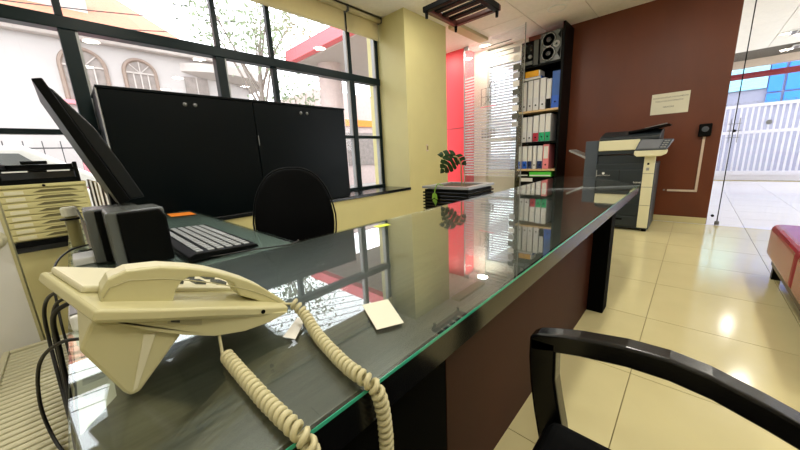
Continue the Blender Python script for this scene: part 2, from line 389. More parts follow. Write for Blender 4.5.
MB().prism([(-0.0028, 0.8975), (0.0077, 0.8865), (0.0394, 0.8601), (0.0801, 0.8333), (0.1209, 0.8113), (0.1691, 0.7978), (0.2162, 0.7949), (0.2503, 0.7997), (0.255, 0.8), (0.12, 0.846), (-0.002, 0.895)], 'x', -.574, -.80).build('underside', 'cream', ph, bevel=.004)
MB().prism([(-.036,.863),(-.006,.776),(.0,.7655),(.012,.7655),(.094,.850),(.05,.870),(-.018,.898)], 'x', -.582, -.79).build('stand', 'cream', ph, bevel=.005)
MB().prism([(.004,.772),(.010,.774),(.046,.850),(.032,.855)], 'x', -.584, -.5805).build('stand_ridge', 'creamlight', ph, bevel=.001)
# raised keypad plate and keys
pl = [RN.lerp(RF,.36).lerp(FN.lerp(FF,.36),.03), RN.lerp(RF,.96).lerp(FN.lerp(FF,.96),.03), RN.lerp(RF,.96).lerp(FN.lerp(FF,.96),.93), RN.lerp(RF,.36).lerp(FN.lerp(FF,.36),.93)]
kp = loft([[p for p in pl], [p+nrm*.012 for p in pl]]).build('keypad_plate', 'creamlight', ph, bevel=.004)
def onplate(u, v): return pl[0].lerp(pl[1], u).lerp(pl[3].lerp(pl[2], u), v)
kb_ = MB()
ru = (pl[1]-pl[0]).normalized(); rv = (pl[3]-pl[0]).normalized()
for i in range(3):
    for j in range(4):
        c = onplate(.22+.27*i, .36+.15*j) + nrm*.0145
        kb_.add([c+a*ru*.013+b*rv*.009+e*nrm*.003 for e in (-1,1) for a, b in ((-1,-1),(1,-1),(1,1),(-1,1))], [(0,3,2,1),(4,5,6,7),(0,1,5,4),(1,2,6,5),(2,3,7,6),(3,0,4,7)])
kb_.build('keys', 'speakgrey', kp)
# cord socket recess on the near side and round jack hole
def side(t, dz): return RN.lerp(FN, t)+Vector((.012*math.sin(PI*t)+.002, 0, dz))
MB().prism([(0.0636, 0.8718), (0.107, 0.8517), (0.1052, 0.8405), (0.0619, 0.8623)], 'x', -.5725, -.58).build('line_socket', 'creamdark', ph)
MB().prism([(0.067, 0.8699), (0.0779, 0.8641), (0.0768, 0.8576), (0.0659, 0.8634)], 'x', -.572, -.58).build('socket_hole', 'ink', ph)
MB().lathe([(.004,0),(.004,.002)], side(.79,-.008)+Vector((-.001,0,0)), (1,0,0), 12).build('screw_hole', 'black', ph)
# handset: profile in the yz plane, swept across its width
top = [(-.004,.925),(.000,.942),(.010,.956),(.032,.963),(.073,.957),(.111,.943),(.140,.929),(.169,.911),(.197,.891),(.222,.869),(.247,.842),(.268,.816)]
bot = [(.262,.805),(.246,.797),(.205,.838),(.180,.856),(.172,.884),(.150,.902),(.125,.913),(.107,.918),(.095,.914),(.086,.902),(.074,.873),(.035,.886),(.004,.898)]
top = [(a, b-.010) for a, b in top]; hp = top+bot
hs = MB().prism(hp, 'x', -.6025, -.655).build('handset', 'cream', ph, bevel=.007, seg=3)
sm = [(y_, z_-.011-.012*math.sin(min(1, max(0,(y_)/.26))*PI)) for y_, z_ in top[1:]]
MB().tube([(-.6022, y_, z_) for y_, z_ in sm], .0009, 5).build('handset_seam', 'creamdark', hs)
MB().prism([(y_, z_+.0008) for y_, z_ in top[2:-2]] + [(y_, z_-.002) for y_, z_ in reversed(top[2:-2])], 'x', -.610, -.648).build('top_shell', 'creamlight', hs, bevel=.001)
# coiled cord: out of handset end, over the desk edge, down in a loop and back to the base
path = spline([(-.590,.275,.808),(-.560,.283,.787),(-.50,.270,.777),(-.442,.258,.776),(-.375,.248,.776),(-.328,.245,.778),(-.306,.252,.765),(-.302,.259,.72),(-.303,.262,.66),(-.305,.260,.58),(-.308,.248,.47),(-.306,.222,.36),(-.305,.192,.345),(-.306,.167,.40),(-.307,.150,.52),(-.304,.146,.64),(-.302,.141,.73),(-.306,.136,.769),(-.335,.131,.778),(-.39,.129,.776),(-.44,.128,.776),(-.50,.128,.776),(-.560,.128,.777)], 10)
L = [0]
for a, b in zip(path[:-1], path[1:]): L.append(L[-1]+(b-a).length)
def along(s):
    import bisect
    i = min(max(bisect.bisect_left(L, s), 1), len(L)-1); t = (s-L[i-1])/max(1e-9, L[i]-L[i-1]); p = path[i-1].lerp(path[i], t)
    return p, (path[i]-path[i-1]).normalized()
turns = int(L[-1]/.0122); coil = []; pa = None
for k in range(turns*12+1):
    s = L[-1]*k/(turns*12); p, t = along(s)
    a = Vector((0,0,1)).cross(t) if pa is None else pa - t*pa.dot(t)
    a.normalize(); pa = a; b = t.cross(a); th = 2*PI*k/12
    coil.append(p + .0078*(math.cos(th)*a + math.sin(th)*b))
cd = MB().tube(coil, .0045, 6).build('coiled_cord', 'cordm', ph, smooth=True)
MB().tube(spline([(-.605,.25,.812),(-.598,.266,.806),(-.590,.276,.806),coil[0]], 6), .0028, 6).build('plug_lead', 'cordm', cd, smooth=True)
MB().tube(spline([coil[-1], (-.570,.126,.786), (-.578,.128,.80), (-.584,.130,.822), (-.60,.131,.838)], 6), .0028, 6).build('plug_lead', 'cordm', cd, smooth=True)

# ================================================================== THINGS ON THE DESK
def slip(name, quad, z, m, label, cat, t=.0006):
    return MB().prism(quad, 'z', z, z+(t if z > .76 else .0002)).build(name, m, None, label=label, cat=cat)
slip('paper_card', [(-.531,.413),(-.504,.472),(-.40,.416),(-.425,.363)], .7646, 'papercard', 'small blank cream card lying on the desk glass in front of the telephone', 'card')
slip('sticky_tab', [(-1.15,1.005),(-1.135,1.085),(-1.09,1.075),(-1.105,.995)], .7646, 'lime', 'small lime yellow tab stuck near the inner desk edge', 'sticker')
slip('sticker', [(-2.86,.45),(-2.80,.585),(-2.60,.58),(-2.66,.44)], .7646, 'orange', 'orange sticker on the desk return beyond the keyboard', 'sticker')
slip('reflection_patch', [(-.60,.285),(-.585,.298),(-.525,.240),(-.552,.228)], .7646, 'paper', 'white reflection on the desk glass beneath the cord, modelled as a slip', 'paper')  # bright reflection in the glass, laid on as a white slip
ps = slip('printed_sheet', [(-.98,-.060),(-.88,-.012),(-.615,-.014),(-.555,-.055)], .7581, 'paper', 'printed white sheet at the desk end under the telephone stand', 'paper')
pl_ = MB()
for k in range(5): box('print_line', (-.88+k*.055, -.855+k*.055, -.05, -.022, .7582, .7584), 'inklight', ps)
# keyboard, seen at an angle on the return
kb = thing('keyboard', (-1.62, .36, .7645), 'black computer keyboard with grey keys on the desk return', 'keyboard')
MB().prism([(.235,.766),(.235,.784),(.26,.794),(.475,.782),(.485,.766)], 'x', -1.275, -1.98).build('keyboard_body', 'black', kb, bevel=.004)
ks = MB()
for r in range(6):
    y0 = .275 + r*.032 + (0 if r else -.006)
    n = 18
    for k in range(n):
        x0 = -1.30 - k*.0365; z = .7945 - (y0-.26)*.052
        if r == 5 and 7 <= k <= 11: continue
        ks.box(x0-.0255, x0, y0, y0+.021, z-.006, z+.0018)
ks.box(-1.30-11*.0365-.0315, -1.30-7*.0365, .435, .456, .781, .7875)
ks.build('keys', 'keygrey', kb, kind='stuff')
MB().tube(spline([(-1.30,.25,.775),(-1.27,.33,.769),(-1.24,.45,.768),(-1.19,.56,.768),(-1.20,.61,.768),(-1.215,.63,.755),(-1.215,.635,.60)], 8), .003, 6).build('keyboard_cable', 'cable', kb, smooth=True)
# speakers
def speaker(x, y, label):
    t = thing('desktop_speaker', (x-.11, y+.08, .7645), label, 'speaker', 'desktop speakers by the monitor')
    MB().box(x-.20, x-.012, y, y+.16, .765, .965).build('cabinet', 'speakgrey', t, bevel=.008, seg=3)
    MB().prism([(y+.028,.768),(y+.16,.768),(y+.162,.93),(y+.145,.962),(y+.028,.962)], 'x', x-.03, x).build('grille', 'black', t, bevel=.006)
    return t
speaker(-1.385, .055, 'grey desktop speaker with black grille, the one nearer the telephone')
speaker(-1.56, .008, 'grey desktop speaker with black grille, the one behind and left of the other')
# monitor
mo = thing('monitor', (-1.85, .12, .7645), 'black flat computer monitor tilted back and seen edge-on', 'monitor')
MB().prism([(-.026,1.41),(.0,1.416),(.150,.985),(.115,.97)], 'x', -1.615, -2.10).build('bezel', 'black', mo, bevel=.004)
MB().prism([(.004,1.398),(.020,1.384),(.098,1.262),(.150,1.13),(.198,.99),(.150,.985)], 'x', -1.64, -2.08).build('rear_housing', 'monback', mo, bevel=.012, seg=3)
MB().box(-1.89, -1.81, .10, .14, .775, 1.10).build('neck', 'black', mo, bevel=.006)
MB().prism([(-1.97,.03),(-1.73,.03),(-1.73,.21),(-1.97,.21)], 'z', .765, .778).build('foot', 'black', mo, bevel=.006)
# pen pot, bottle, boxes, adaptors by the monitor
pp = thing('glue_bottle', (-2.05,-.03,.7645), 'yellow green bottle with white cap at the left end of the return', 'bottle')
MB().lathe([(.022,0),(.023,.01),(.023,.13),(.018,.145)], (-2.05,-.03,.765), n=18).build('bottle_body', 'olivedark', pp, smooth=True)
MB().lathe([(.027,.145),(.028,.15),(.028,.178),(.024,.186)], (-2.05,-.03,.765), n=18).build('cap', 'papercard', pp, bevel=.001)
MB().lathe([(.036,.128),(.036,.136)], (-2.05,-.03,.765), n=18).build('collar', 'black', pp)
pc = thing('pen_cup', (-1.99,.03,.7645), 'pale brown pen cup standing beside the yellow bottle', 'cup')
MB().lathe([(.030,0),(.034,.12),(.031,.12),(.028,.006)], (-1.99,.03,.765), n=18).build('cup_wall', 'housewin', pc, smooth=False)
for dx, dy, m_n in ((.01,.0,'black'),(-.012,.01,'black'),(.0,-.014,'silver')):
    MB().tube([(-1.99+dx,.03+dy,.775),(-1.99+dx*2.4,.03+dy*2.4,.94)], .004, 6).build('pen', m_n, pc)
ad = thing('power_adaptor', (-1.62,-.02,.7645), 'white power adaptor on the desk end behind the telephone', 'adaptor')
MB().box(-1.74, -1.60, -.05, .01, .765, .792).build('adaptor_body', 'whiteplas', ad, bevel=.006)
MB().tube(spline([(-1.74,-.02,.78),(-1.80,-.03,.785),(-1.86,-.01,.772),(-1.92,.03,.770)], 6), .004, 6).build('lead', 'cable', ad)
st = thing('network_box', (-1.02,-.02,.7645), 'white network box behind the telephone at the desk end', 'router')
MB().box(-1.16, -.93, -.058, .03, .765, .80).build('case', 'white', st, bevel=.006)
MB().box(-1.15, -.94, -.056, -.03, .80, .803).build('vent_strip', 'greymetal', st)
# loose black cables hanging off the desk end
CB = [[(-1.90,.0,.79),(-1.75,-.06,.80),(-1.58,-.10,.77),(-1.42,-.105,.66),(-1.36,-.105,.55),(-1.20,-.10,.512)],
      [(-1.10,-.03,.81),(-1.16,-.085,.80),(-1.24,-.115,.74),(-1.26,-.125,.64),(-1.15,-.12,.52),(-.98,-.105,.51)],
      [(-1.05,-.03,.81),(-1.10,-.08,.79),(-1.17,-.105,.70),(-1.18,-.112,.60),(-1.08,-.11,.515),(-.95,-.10,.51)],
      [(-.84,-.03,.775),(-.87,-.075,.775),(-.93,-.115,.72),(-1.00,-.14,.60),(-.98,-.135,.518),(-.88,-.11,.51)],
      [(-1.02,-.03,.81),(-1.05,-.085,.78),(-1.12,-.10,.66),(-1.10,-.105,.56),(-.99,-.105,.515),(-.90,-.10,.51)]]
for k, p in enumerate(CB):
    MB().tube(spline(p, 8), (.0036,.0044,.0038,.0034,.0054)[k], 7).build('power_cable', 'cable', None, smooth=True, group='black cables hanging off the desk end', cat='cable',
        label=('thin black cable hanging furthest back along the desk end','thick black cable looping widest beside the desk end','black cable hanging between the thicker cables at the desk end','black cable in a loose round loop nearest the telephone stand','thickest black cable dropping straight to the ribbed unit')[k])
# ribbed unit beside desk
ru_ = thing('heater_unit', (-1.1,-.18,0), 'cream unit with a ribbed slatted top beside the desk end', 'heater')
box('casing', (-1.68, -.45, -.275, -.098, .0, .475), 'cream', ru_, bevel=.004)
for y0, y1 in ((-.275,-.258),(-.108,-.098)): box('top_rim', (-1.68, -.45, y0, y1, .475, .502), 'creamlight', ru_, bevel=.003)
box('top_rim', (-1.68, -1.66, -.258, -.108, .475, .502), 'creamlight', ru_, bevel=.003)
sl = MB()
for k in range(46): sl.box(-1.65+k*.026, -1.634+k*.026, -.258, -.108, .470, .498)
sl.build('top_slats', 'creamlight', ru_, bevel=.003, seg=1, kind='stuff')
box('top_well', (-1.66, -.455, -.258, -.108, .4755, .478), 'olivedark', ru_)

# ================================================================== ON THE WINDOW SILL
bc = thing('black_cabinet', (-3.2, 1.27, .663), 'wide black two-door cabinet standing on the window sill', 'cabinet')
box('cabinet_body', (-3.44, -3.015, .235, 2.30, .664, 1.665), 'cabblack', bc, bevel=.006)
for y0, y1 in ((.24, 1.265), (1.27, 2.295)):
    dr = box('door', (-3.015, -2.998, y0, y1, .67, 1.655), 'cabblack', bc, bevel=.004)
    yk = .77 if y0 < 1 else 1.78
    for dy in (-.035, .035): MB().lathe([(.016,0),(.016,.004),(.011,.010),(.004,.012)], (-2.998, yk+dy, 1.59), (1,0,0), 14).build('knob', 'greymetal', dr, smooth=True)
box('latch', (-2.998, -2.994, 1.275, 1.283, 1.27, 1.36), 'greymetal', bc)
box('edge_strip', (-3.02, -3.0, .228, .236, .67, 1.66), 'silver', bc)
box('top_lip', (-3.44, -2.99, .23, 2.30, 1.655, 1.675), 'cabblack', bc, bevel=.003)
du = thing('drawer_unit', (-3.13,-.12,.663), 'olive cream desktop drawer unit on the sill at the far left', 'drawer unit')
box('case', (-3.40, -2.985, -.32, .068, .663, 1.035), 'olive', du, bevel=.006)
for k in range(8):
    z0 = .703+k*.0395
    d_ = box('drawer', (-3.0, -2.968, -.308, .056, z0, z0+.0352), 'olive', du, bevel=.003)
    MB().prism([(-.175,z0+.014),(-.135,z0+.030),(-.015,z0+.030),(.025,z0+.014)], 'x', -2.970, -2.9655).build('finger_grip', 'grip_shade', d_)
    box('label_holder', (-2.970, -2.965, -.285, -.21, z0+.008, z0+.028), 'creamlight', d_)
box('plinth', (-3.40, -2.962, -.322, .07, .663, .695), 'black', du)
box('top_lid', (-3.40, -2.965, -.322, .07, 1.025, 1.045), 'olive', du, bevel=.003)
MB().lathe([(.008,0),(.008,.004)], (-2.966,-.12,1.034), (1,0,0), 10).build('lock', 'black', du)
bt = thing('black_tray', (-3.15,-.12,1.045), 'black desktop tray organiser on top of the olive drawer unit', 'tray')
box('tray_base', (-3.36, -2.99, -.30, .05, 1.045, 1.075), 'black', bt, bevel=.004)
box('tray_back', (-3.36, -3.33, -.30, .05, 1.075, 1.17), 'black', bt)
for y0 in (-.30, .03): box('tray_side', (-3.34, -2.99, y0, y0+.02, 1.07, 1.175), 'black', bt, bevel=.003)
box('tray_shelf', (-3.34, -2.99, -.28, .03, 1.125, 1.14), 'black', bt)
box('tray_front', (-3.0, -2.985, -.28, .03, 1.075, 1.118), 'blackgloss', bt, bevel=.002)
for y0 in (-.27, -.09): box('label_slot', (-2.985, -2.982, y0, y0+.10, 1.118, 1.126), 'white', bt)
box('top_handle', (-3.05, -2.99, -.19, -.08, 1.165, 1.185), 'black', bt, bevel=.003)
for k, (dy, m_n) in enumerate(((.085,'housewin'),(.105,'stem'),(.122,'beigeband'),(.145,'housewin'),(.165,'stem'))):
    n_ = thing('notebook', (-3.15, dy+.01, .663), ('slim grey notebook standing next to the olive drawers','tan notebook standing second from the olive drawers','pale notebook standing in the middle of the row by the drawers','grey notebook standing fourth from the olive drawers','tan notebook standing closest to the black cabinet')[k], 'book', 'notebooks between drawers and black cabinet')
    box('cover', (-3.30, -2.99, dy, dy+.014, .664, 1.05-.012*k), m_n, n_, bevel=.003)
    box('page_block', (-3.31, -2.985, dy+.003, dy+.011, .668, 1.045-.012*k), 'paper', n_)

# ---- roller blinds
def blind(y0, y1, label):
    t = thing('roller_blind', (-3.45, (y0+y1)/2, 2.74), label, 'blind', 'roller blinds')
    MB().tube([(-3.44,y0+.01,2.975),(-3.44,y1-.01,2.975)], .032, 16).build('roller', 'blindrail', t, smooth=True)
    box('fabric', (-3.476, -3.472, y0+.015, y1-.015, 2.75, 2.985), 'blind', t)
    box('bottom_bar', (-3.484, -3.464, y0+.015, y1-.015, 2.725, 2.752), 'blindrail', t, bevel=.004)
    for y_ in (y0, y1-.008): box('bracket', (-3.50, -3.40, y_, y_+.008, 2.94, 3.01), 'greymetal', t)
blind(-2.18, 2.80, 'long cream roller blind above the wide street window')
blind(2.81, 3.39, 'short cream roller blind above the narrow window by the column')

# ================================================================== OFFICE CHAIR
oc = thing('office_chair', (-1.68, .865, 0), 'black upholstered office chair behind the desk', 'chair', rz=math.radians(-112))
# chair's own frame: faces +y(local) ; backrest at local y<0
def backrest(m, w, h, z0, y0, d, n=24, p=2.6):
    loops = []
    for yy, k in ((0,.90),(.012,.985),(.03,1.0),(d-.012,1.0),(d,.93)):
        lp = []
        for i in range(n):
            a = 2*PI*i/n; c_, s_ = math.cos(a), math.sin(a)
            x = math.copysign(abs(c_)**(2/p), c_)*w/2*k; z = math.copysign(abs(s_)**(2/p), s_)*h/2*k
            x *= (1 - .16*max(0, z/(h/2))) 
            lp.append(Vector((x, y0+yy-.05*(x/(w/2))**2*-1 -.04*(z/(h/2))**2*0, z0+z)))
        loops.append(lp)
    return loft(loops)
local(oc, backrest(None, .44, .56, .788, -.02, .06)).build('backrest', 'blackfabric', oc, smooth=True, subsurf=1)
bp = MB(); ring = []
for i in range(49):
    a = 2*PI*i/48; c_, s_ = math.cos(a), math.sin(a); x = math.copysign(abs(c_)**(2/2.6), c_)*.22; z = math.copysign(abs(s_)**(2/2.6), s_)*.28
    x *= (1-.16*max(0, z/.28)); ring.append((x*1.01, .038+.05*(x/.225)**2, .788+z*1.01))
local(oc, bp.tube(ring, .005, 6)).build('piping', 'black', oc, smooth=True)
local(oc, MB().box(-.24, .24, .06, .50, .43, .51)).build('seat', 'blackfabric', oc, bevel=.035, seg=3)
local(oc, MB().box(-.03, .03, -.06, -.03, .40, .72).box(-.03,.03,-.06,.2,.395,.42)).build('back_bracket', 'black', oc)
local(oc, MB().lathe([(.03,.07),(.03,.25),(.02,.25),(.02,.43)], (0,.26,0), n=14)).build('gas_lift', 'greymetal', oc)
for k in range(5):
    a = 2*PI*k/5
    lg = local(oc, MB().tube([(0,.26,.09),(.30*math.cos(a),.26+.30*math.sin(a),.065)], [.025,.016], 8)).build('base_arm', 'black', oc)
    local(oc, MB().lathe([(.026,-.02),(.026,.02)], (.30*math.cos(a),.26+.30*math.sin(a),.027), (math.sin(a),-math.cos(a),0), 12)).build('castor', 'black', lg)

# ================================================================== VISITOR ARMCHAIR
AX = .016
ac = thing('visitor_armchair', (.02+AX, .45, 0), 'glossy black wooden armchair in the foreground facing the desk', 'chair')
def armrest(y0, y1):
    tp = [(-.262,.655),(-.245,.668),(-.20,.682),(-.158,.692),(-.073,.706),(-.007,.708),(.051,.700),(.116,.680),(.173,.659),(.23,.634),(.29,.606),(.34,.58)]
    bt_ = [(x+.004, z-.046) for x, z in reversed(tp[1:])]
    return MB().prism([(x, z) for x, z in tp] + bt_ + [(-.262,.62)], 'y', y0, y1)
def post(y0, y1):
    o = [(-.262,.655),(-.262,.60),(-.256,.53),(-.243,.45),(-.225,.36),(-.225,0)]
    i = [(-.175,0),(-.165,.38),(-.172,.43),(-.187,.50),(-.198,.56),(-.200,.625),(-.20,.66)]
    return MB().prism(o+i, 'y', y0, y1)
for y0, y1 in ((.698,.742),(.165,.209)):
    armrest(y0, y1).shift(AX).build('armrest', 'chairwood', ac, bevel=.006, seg=3)
    post(y0, y1).shift(AX).build('front_leg', 'chairwood', ac, bevel=.006, seg=3)
    MB().prism([(.30,0),(.345,0),(.36,.42),(.36,.60),(.44,.95),(.40,.96),(.315,.62),(.315,.42)], 'y', y0, y1).shift(AX).build('rear_leg', 'chairwood', ac, bevel=.005)
MB().box(-.215, .33, .20, .70, .355, .425).shift(AX).build('seat_rail', 'chairwood', ac, bevel=.008)
MB().box(-.20, .325, .212, .695, .42, .47).shift(AX).build('seat_cushion', 'blackfabric', ac, bevel=.03, seg=3)
MB().prism([(.36,.60),(.41,.95),(.385,.95),(.335,.60)], 'y', .209, .698).shift(AX).build('back_panel', 'blackfabric', ac, bevel=.01)

# ================================================================== SLATTED PLANTER WITH PLANT
pn = thing('planter_box', (-1.61, 2.52, 0), 'tall black planter box with ribbed sides behind the desk', 'planter')
box('planter_core', (-1.85, -1.38, 2.305, 2.735, 0, .79), 'black', pn)
for k in range(13):
    z0 = .80-k*.030
    r_ = MB()
    r_.prism([(-1.865,2.29),(-1.365,2.29),(-1.365,2.75),(-1.865,2.75)], 'z', z0-.016, z0)
    if k: r_.build('rib', 'blackgloss', pn, bevel=.003)
rm = MB()
rm.box(-1.868,-1.362,2.287,2.345,.80,.822).box(-1.868,-1.362,2.70,2.753,.80,.822).box(-1.868,-1.81,2.345,2.70,.80,.822).box(-1.42,-1.362,2.345,2.70,.80,.822)
rm.build('rim', 'silver', pn)
box('soil_bed', (-1.83, -1.40, 2.33, 2.72, .78, .808), 'soil', pn)
pt = thing('potted_monstera', (-1.57, 2.52, .808), 'young monstera plant with one drooping split leaf', 'plant')
MB().tube(spline([(-1.57,2.52,.80),(-1.575,2.51,.90),(-1.57,2.50,1.0),(-1.60,2.49,1.07),(-1.64,2.48,1.085)], 6), [.006]*24+[.004], 6).build('stalk', 'stem', pt, smooth=True)
MB().tube(spline([(-1.56,2.53,.80),(-1.545,2.53,.90),(-1.555,2.52,.97),(-1.53,2.50,.985)], 6), .003, 5).build('stalk', 'stem', pt, smooth=True)
def leafmesh(base, du, dv, L_, W_, lobes):
    du = Vector(du).normalized(); dv = Vector(dv); dv = (dv-du*dv.dot(du)).normalized(); nn = du.cross(dv); b = Vector(base); out = MB()
    for side_ in (-1, 1):
        for k in range(lobes):
            t0, t1 = k/lobes, (k+.80)/lobes
            def wv(t): return W_*math.sin(PI*min(1, t*.86+.13))**.7
            pts = []
            for t, f in ((t0,0),(t1,0),(min(1.05,t1+.12),.75),(min(1.1,t1+.13),1.0),(min(1.05,t0+.16),1.0),(t0+.06,.6)):
                q = b + du*L_*t + dv*side_*wv(t)*f + nn*(-.25*L_*t*t - .18*W_*f*f)
                pts.append(q)
            out.add(pts + [p + nn*.0015 for p in pts], [(0,1,2,3,4,5),(11,10,9,8,7,6)]+[(i,(i+1)%6,(i+1)%6+6,i+6) for i in range(6)])
    return out
leafmesh((-1.62,2.49,1.09), (-.62,-.33,-.72), (.616,.315,-.60), .21, .085, 5).build('split_leaf', 'leaf', pt)
leafmesh((-1.62,2.49,1.10), (-.85,-.45,.02), (.1,.1,-.9), .17, .045, 3).build('leaf', 'leaf', pt)
leafmesh((-1.62,2.49,1.095), (.50,.30,-.62), (.6,.3,.5), .13, .045, 3).build('leaf', 'leaf', pt)
pv = thing('hanging_vine', (-1.68,2.26,.60), 'pale green vine leaf hanging over the planter front', 'plant')
MB().tube(spline([(-1.66,2.36,.812),(-1.68,2.29,.845),(-1.70,2.268,.80),(-1.705,2.262,.74)], 6), .005, 6).build('vine_stem', 'leaf2', pv, smooth=True)
leafmesh((-1.705,2.262,.77), (-.05,-.1,-1), (1,0,0), .12, .032, 2).build('vine_leaf', 'leaf2', pv)

# ================================================================== GLASS PARTITION
gp = thing('glass_partition', (-2.72, 5.28, 0), 'clear glass partition panel with sketch and white stripes beside the bookshelf', 'partition')
A0, A1 = Vector((-3.30, 5.385)), Vector((-2.10, 5.185)); dd = (A1-A0).normalized(); nn_ = Vector((dd.y, -dd.x))
ang = math.atan2(dd.y, dd.x)
def on(s, z, off=0): p = A0+dd*s+nn_*off; return Vector((p.x, p.y, z))
def pbox(nm, s0, s1, z0, z1, t, m, off=0, par=gp, **k):
    c = on((s0+s1)/2, (z0+z1)/2, off); return MB().obox(c, (s1-s0, t, z1-z0), (0,0,ang)).build(nm, m, par, **k)
W_ = (A1-A0).length
pbox('glass_panel', 0, W_, .01, 2.99, .010, 'partglass')
pbox('edge_post', W_-.006, W_+.004, .0, 3.01, .014, 'silver')
pbox('edge_post', -.008, .004, .0, 3.01, .022, 'silver')
pbox('top_clip', .02, .10, 2.93, 3.0, .03, 'silver')
fs_ = MB()
for k in range(36):
    z0 = .70+k*.050; s1 = W_-.20 if z0 < 1.95 else .24; c = on((.02+s1)/2, z0, .0065); fs_.obox(c, (s1-.02, .0012, .024), (0,0,ang))
fs_.build('frosted_stripes', 'stripe_film', gp, kind='stuff')
pbox('frosted_film', .015, W_-.015, .68, 2.96, .0008, 'haze_film', .0058)
ds = MB()
for k in range(4):
    z0 = 2.86-k*.07; s0 = .36+.06*k; c = on(s0+.32, z0, .0065); ds.obox(c, (.60-.06*k, .0012, .012), (0,.05,ang))
ds.build('slat_reflections', 'speakgrey', gp, kind='stuff')  # reflections of ceiling slats, drawn as thin grey strips on the glass
# line drawing of an arched gate on the glass
g_ = MB()
def ln(s0, z0, s1, z1, th=.007): a, b = on(s0, z0, .009), on(s1, z1, .009); g_.tube([a, b], th/2, 4)
bs, bz = .30+.10, 1.93
for s in (0,.10,.20,.29): ln(bs+s, bz, bs+s, bz+.28)
ln(bs, bz+.28, bs+.29, bz+.28); ln(bs, bz+.14, bs+.29, bz+.14); ln(bs+.05, bz, bs+.2, bz+.14); ln(bs+.2, bz, bs+.12, bz+.14)
for k in range(8):
    a0, a1 = PI*k/8, PI*(k+1)/8; ln(bs+.23+.055*math.cos(a0), bz+.28+.09*math.sin(a0), bs+.23+.055*math.cos(a1), bz+.28+.09*math.sin(a1), .012)
g_.build('gate_sketch', 'ink', gp)
pbox('sketch_base_line', bs-.02, bs+.31, bz-.035, bz-.02, .002, 'bpink', .0065)
for k in range(10): pbox('sticky_note', W_-.19, W_-.075, 1.50+k*.125, 1.50+k*.125+.085, .0016, ('bindergrey','speakgrey','white')[k % 3], .0068)
for i in range(5):
    for j in range(3): pbox('switch_square', .40+i*.062, .40+i*.062+.045, 1.37+j*.055, 1.37+j*.055+.04, .002, 'speakgrey', -.0068)

# ================================================================== BOOKSHELF
bs_ = thing('bookshelf', (-1.95, 5.65, 0), 'tall black open bookshelf with pale wood shelves against the brown wall', 'bookshelf')
box('side_panel', (-1.64, -1.605, 5.42, 5.86, 0, 2.95), 'black', bs_, bevel=.003); box('side_panel', (-2.30, -2.27, 5.42, 5.86, 0, 2.50), 'black', bs_, bevel=.003)
box('back_panel', (-2.27, -1.64, 5.84, 5.86, .05, 2.50), 'black', bs_)
SH = (.06, .50, .765, 1.215, 1.72, 2.41)
for z in SH: box('shelf', (-2.27, -1.64, 5.43, 5.84, z, z+.03), 'shelfwood' if z in (1.72, .765) else 'black', bs_, bevel=.002)
def binder(x, w_, z, h, col, low, label, full=False, dark=False):
    t = thing('binder', (x+w_/2, 5.6, z), label, 'binder', 'ring binders on the bookshelf')
    box('cover', (x, x+w_-.006, 5.47, 5.76, z, z+h), col, t, bevel=.003)
    if low: box('coloured_band', (x+.0005, x+w_-.0065, 5.4685, 5.472, z+.004, z+h*.34), low, t)
    if not full: box('spine_label', (x+.012, x+w_-.018, 5.4675, 5.4705, z+h*.42, z+h*.92), 'white', t)
    MB().lathe([(.013,0),(.013,.004),(.008,.004),(.007,.001)], (x+w_/2-.003, 5.469, z+h*.17), (0,-1,0), 12).build('finger_ring', 'black', t)
z = 1.75
binder(-2.235, .078, z, .46, 'binderwhite', None, 'white binder on the upper shelf, leftmost past the glass edge')
binder(-2.140, .085, z, .47, 'binderwhite', None, 'white binder on the upper shelf, second of the white ones')
binder(-2.050, .092, z, .47, 'binderwhite', None, 'white binder on the upper shelf, third of the white ones')
binder(-1.945, .092, z, .48, 'binderwhite', None, 'white binder on the upper shelf next to the black-footed one')
binder(-1.845, .075, z, .45, 'binderwhite', 'black', 'white binder with a black foot on the upper shelf')
binder(-1.765, .118, z, .55, 'bblue2', 'bblue', 'tall blue binder at the right end of the upper shelf', full=True)
z = 1.246
binder(-2.215, .082, z, .41, 'binderwhite', None, 'plain white binder on the middle shelf, left of the pair')
binder(-2.125, .082, z, .41, 'binderwhite', None, 'plain white binder on the middle shelf beside the red-footed one')
binder(-2.030, .092, z, .42, 'binderwhite', 'bred', 'white binder with a crimson foot on the middle shelf')
binder(-1.930, .090, z, .43, 'binderwhite', 'bgreen', 'white binder with a green foot on the middle shelf, left of two')
binder(-1.835, .085, z, .43, 'binderwhite', 'bgreen', 'white binder with a green foot at the right end of the middle shelf')
z = .796
binder(-2.262, .066, z, .385, 'binderwhite', 'bblue', 'white binder with a bright blue foot on the lower shelf, left of two')
binder(-2.19, .082, z, .385, 'binderwhite', 'bblue', 'white binder with a bright blue foot on the lower shelf beside the dark one')
binder(-2.10, .072, z, .385, 'binderwhite', 'bnavy', 'white binder with a navy foot on the lower shelf beside the bright blue one')
binder(-2.015, .060, z, .385, 'binderwhite', None, 'narrow plain white binder in the middle of the lower shelf')
binder(-1.94, .085, z, .38, 'binderwhite', 'bnavy', 'white binder with a navy foot on the lower shelf beside the pink one')
binder(-1.85, .098, z, .40, 'bpink', 'bpink', 'pink binder at the right end of the lower shelf', full=False)
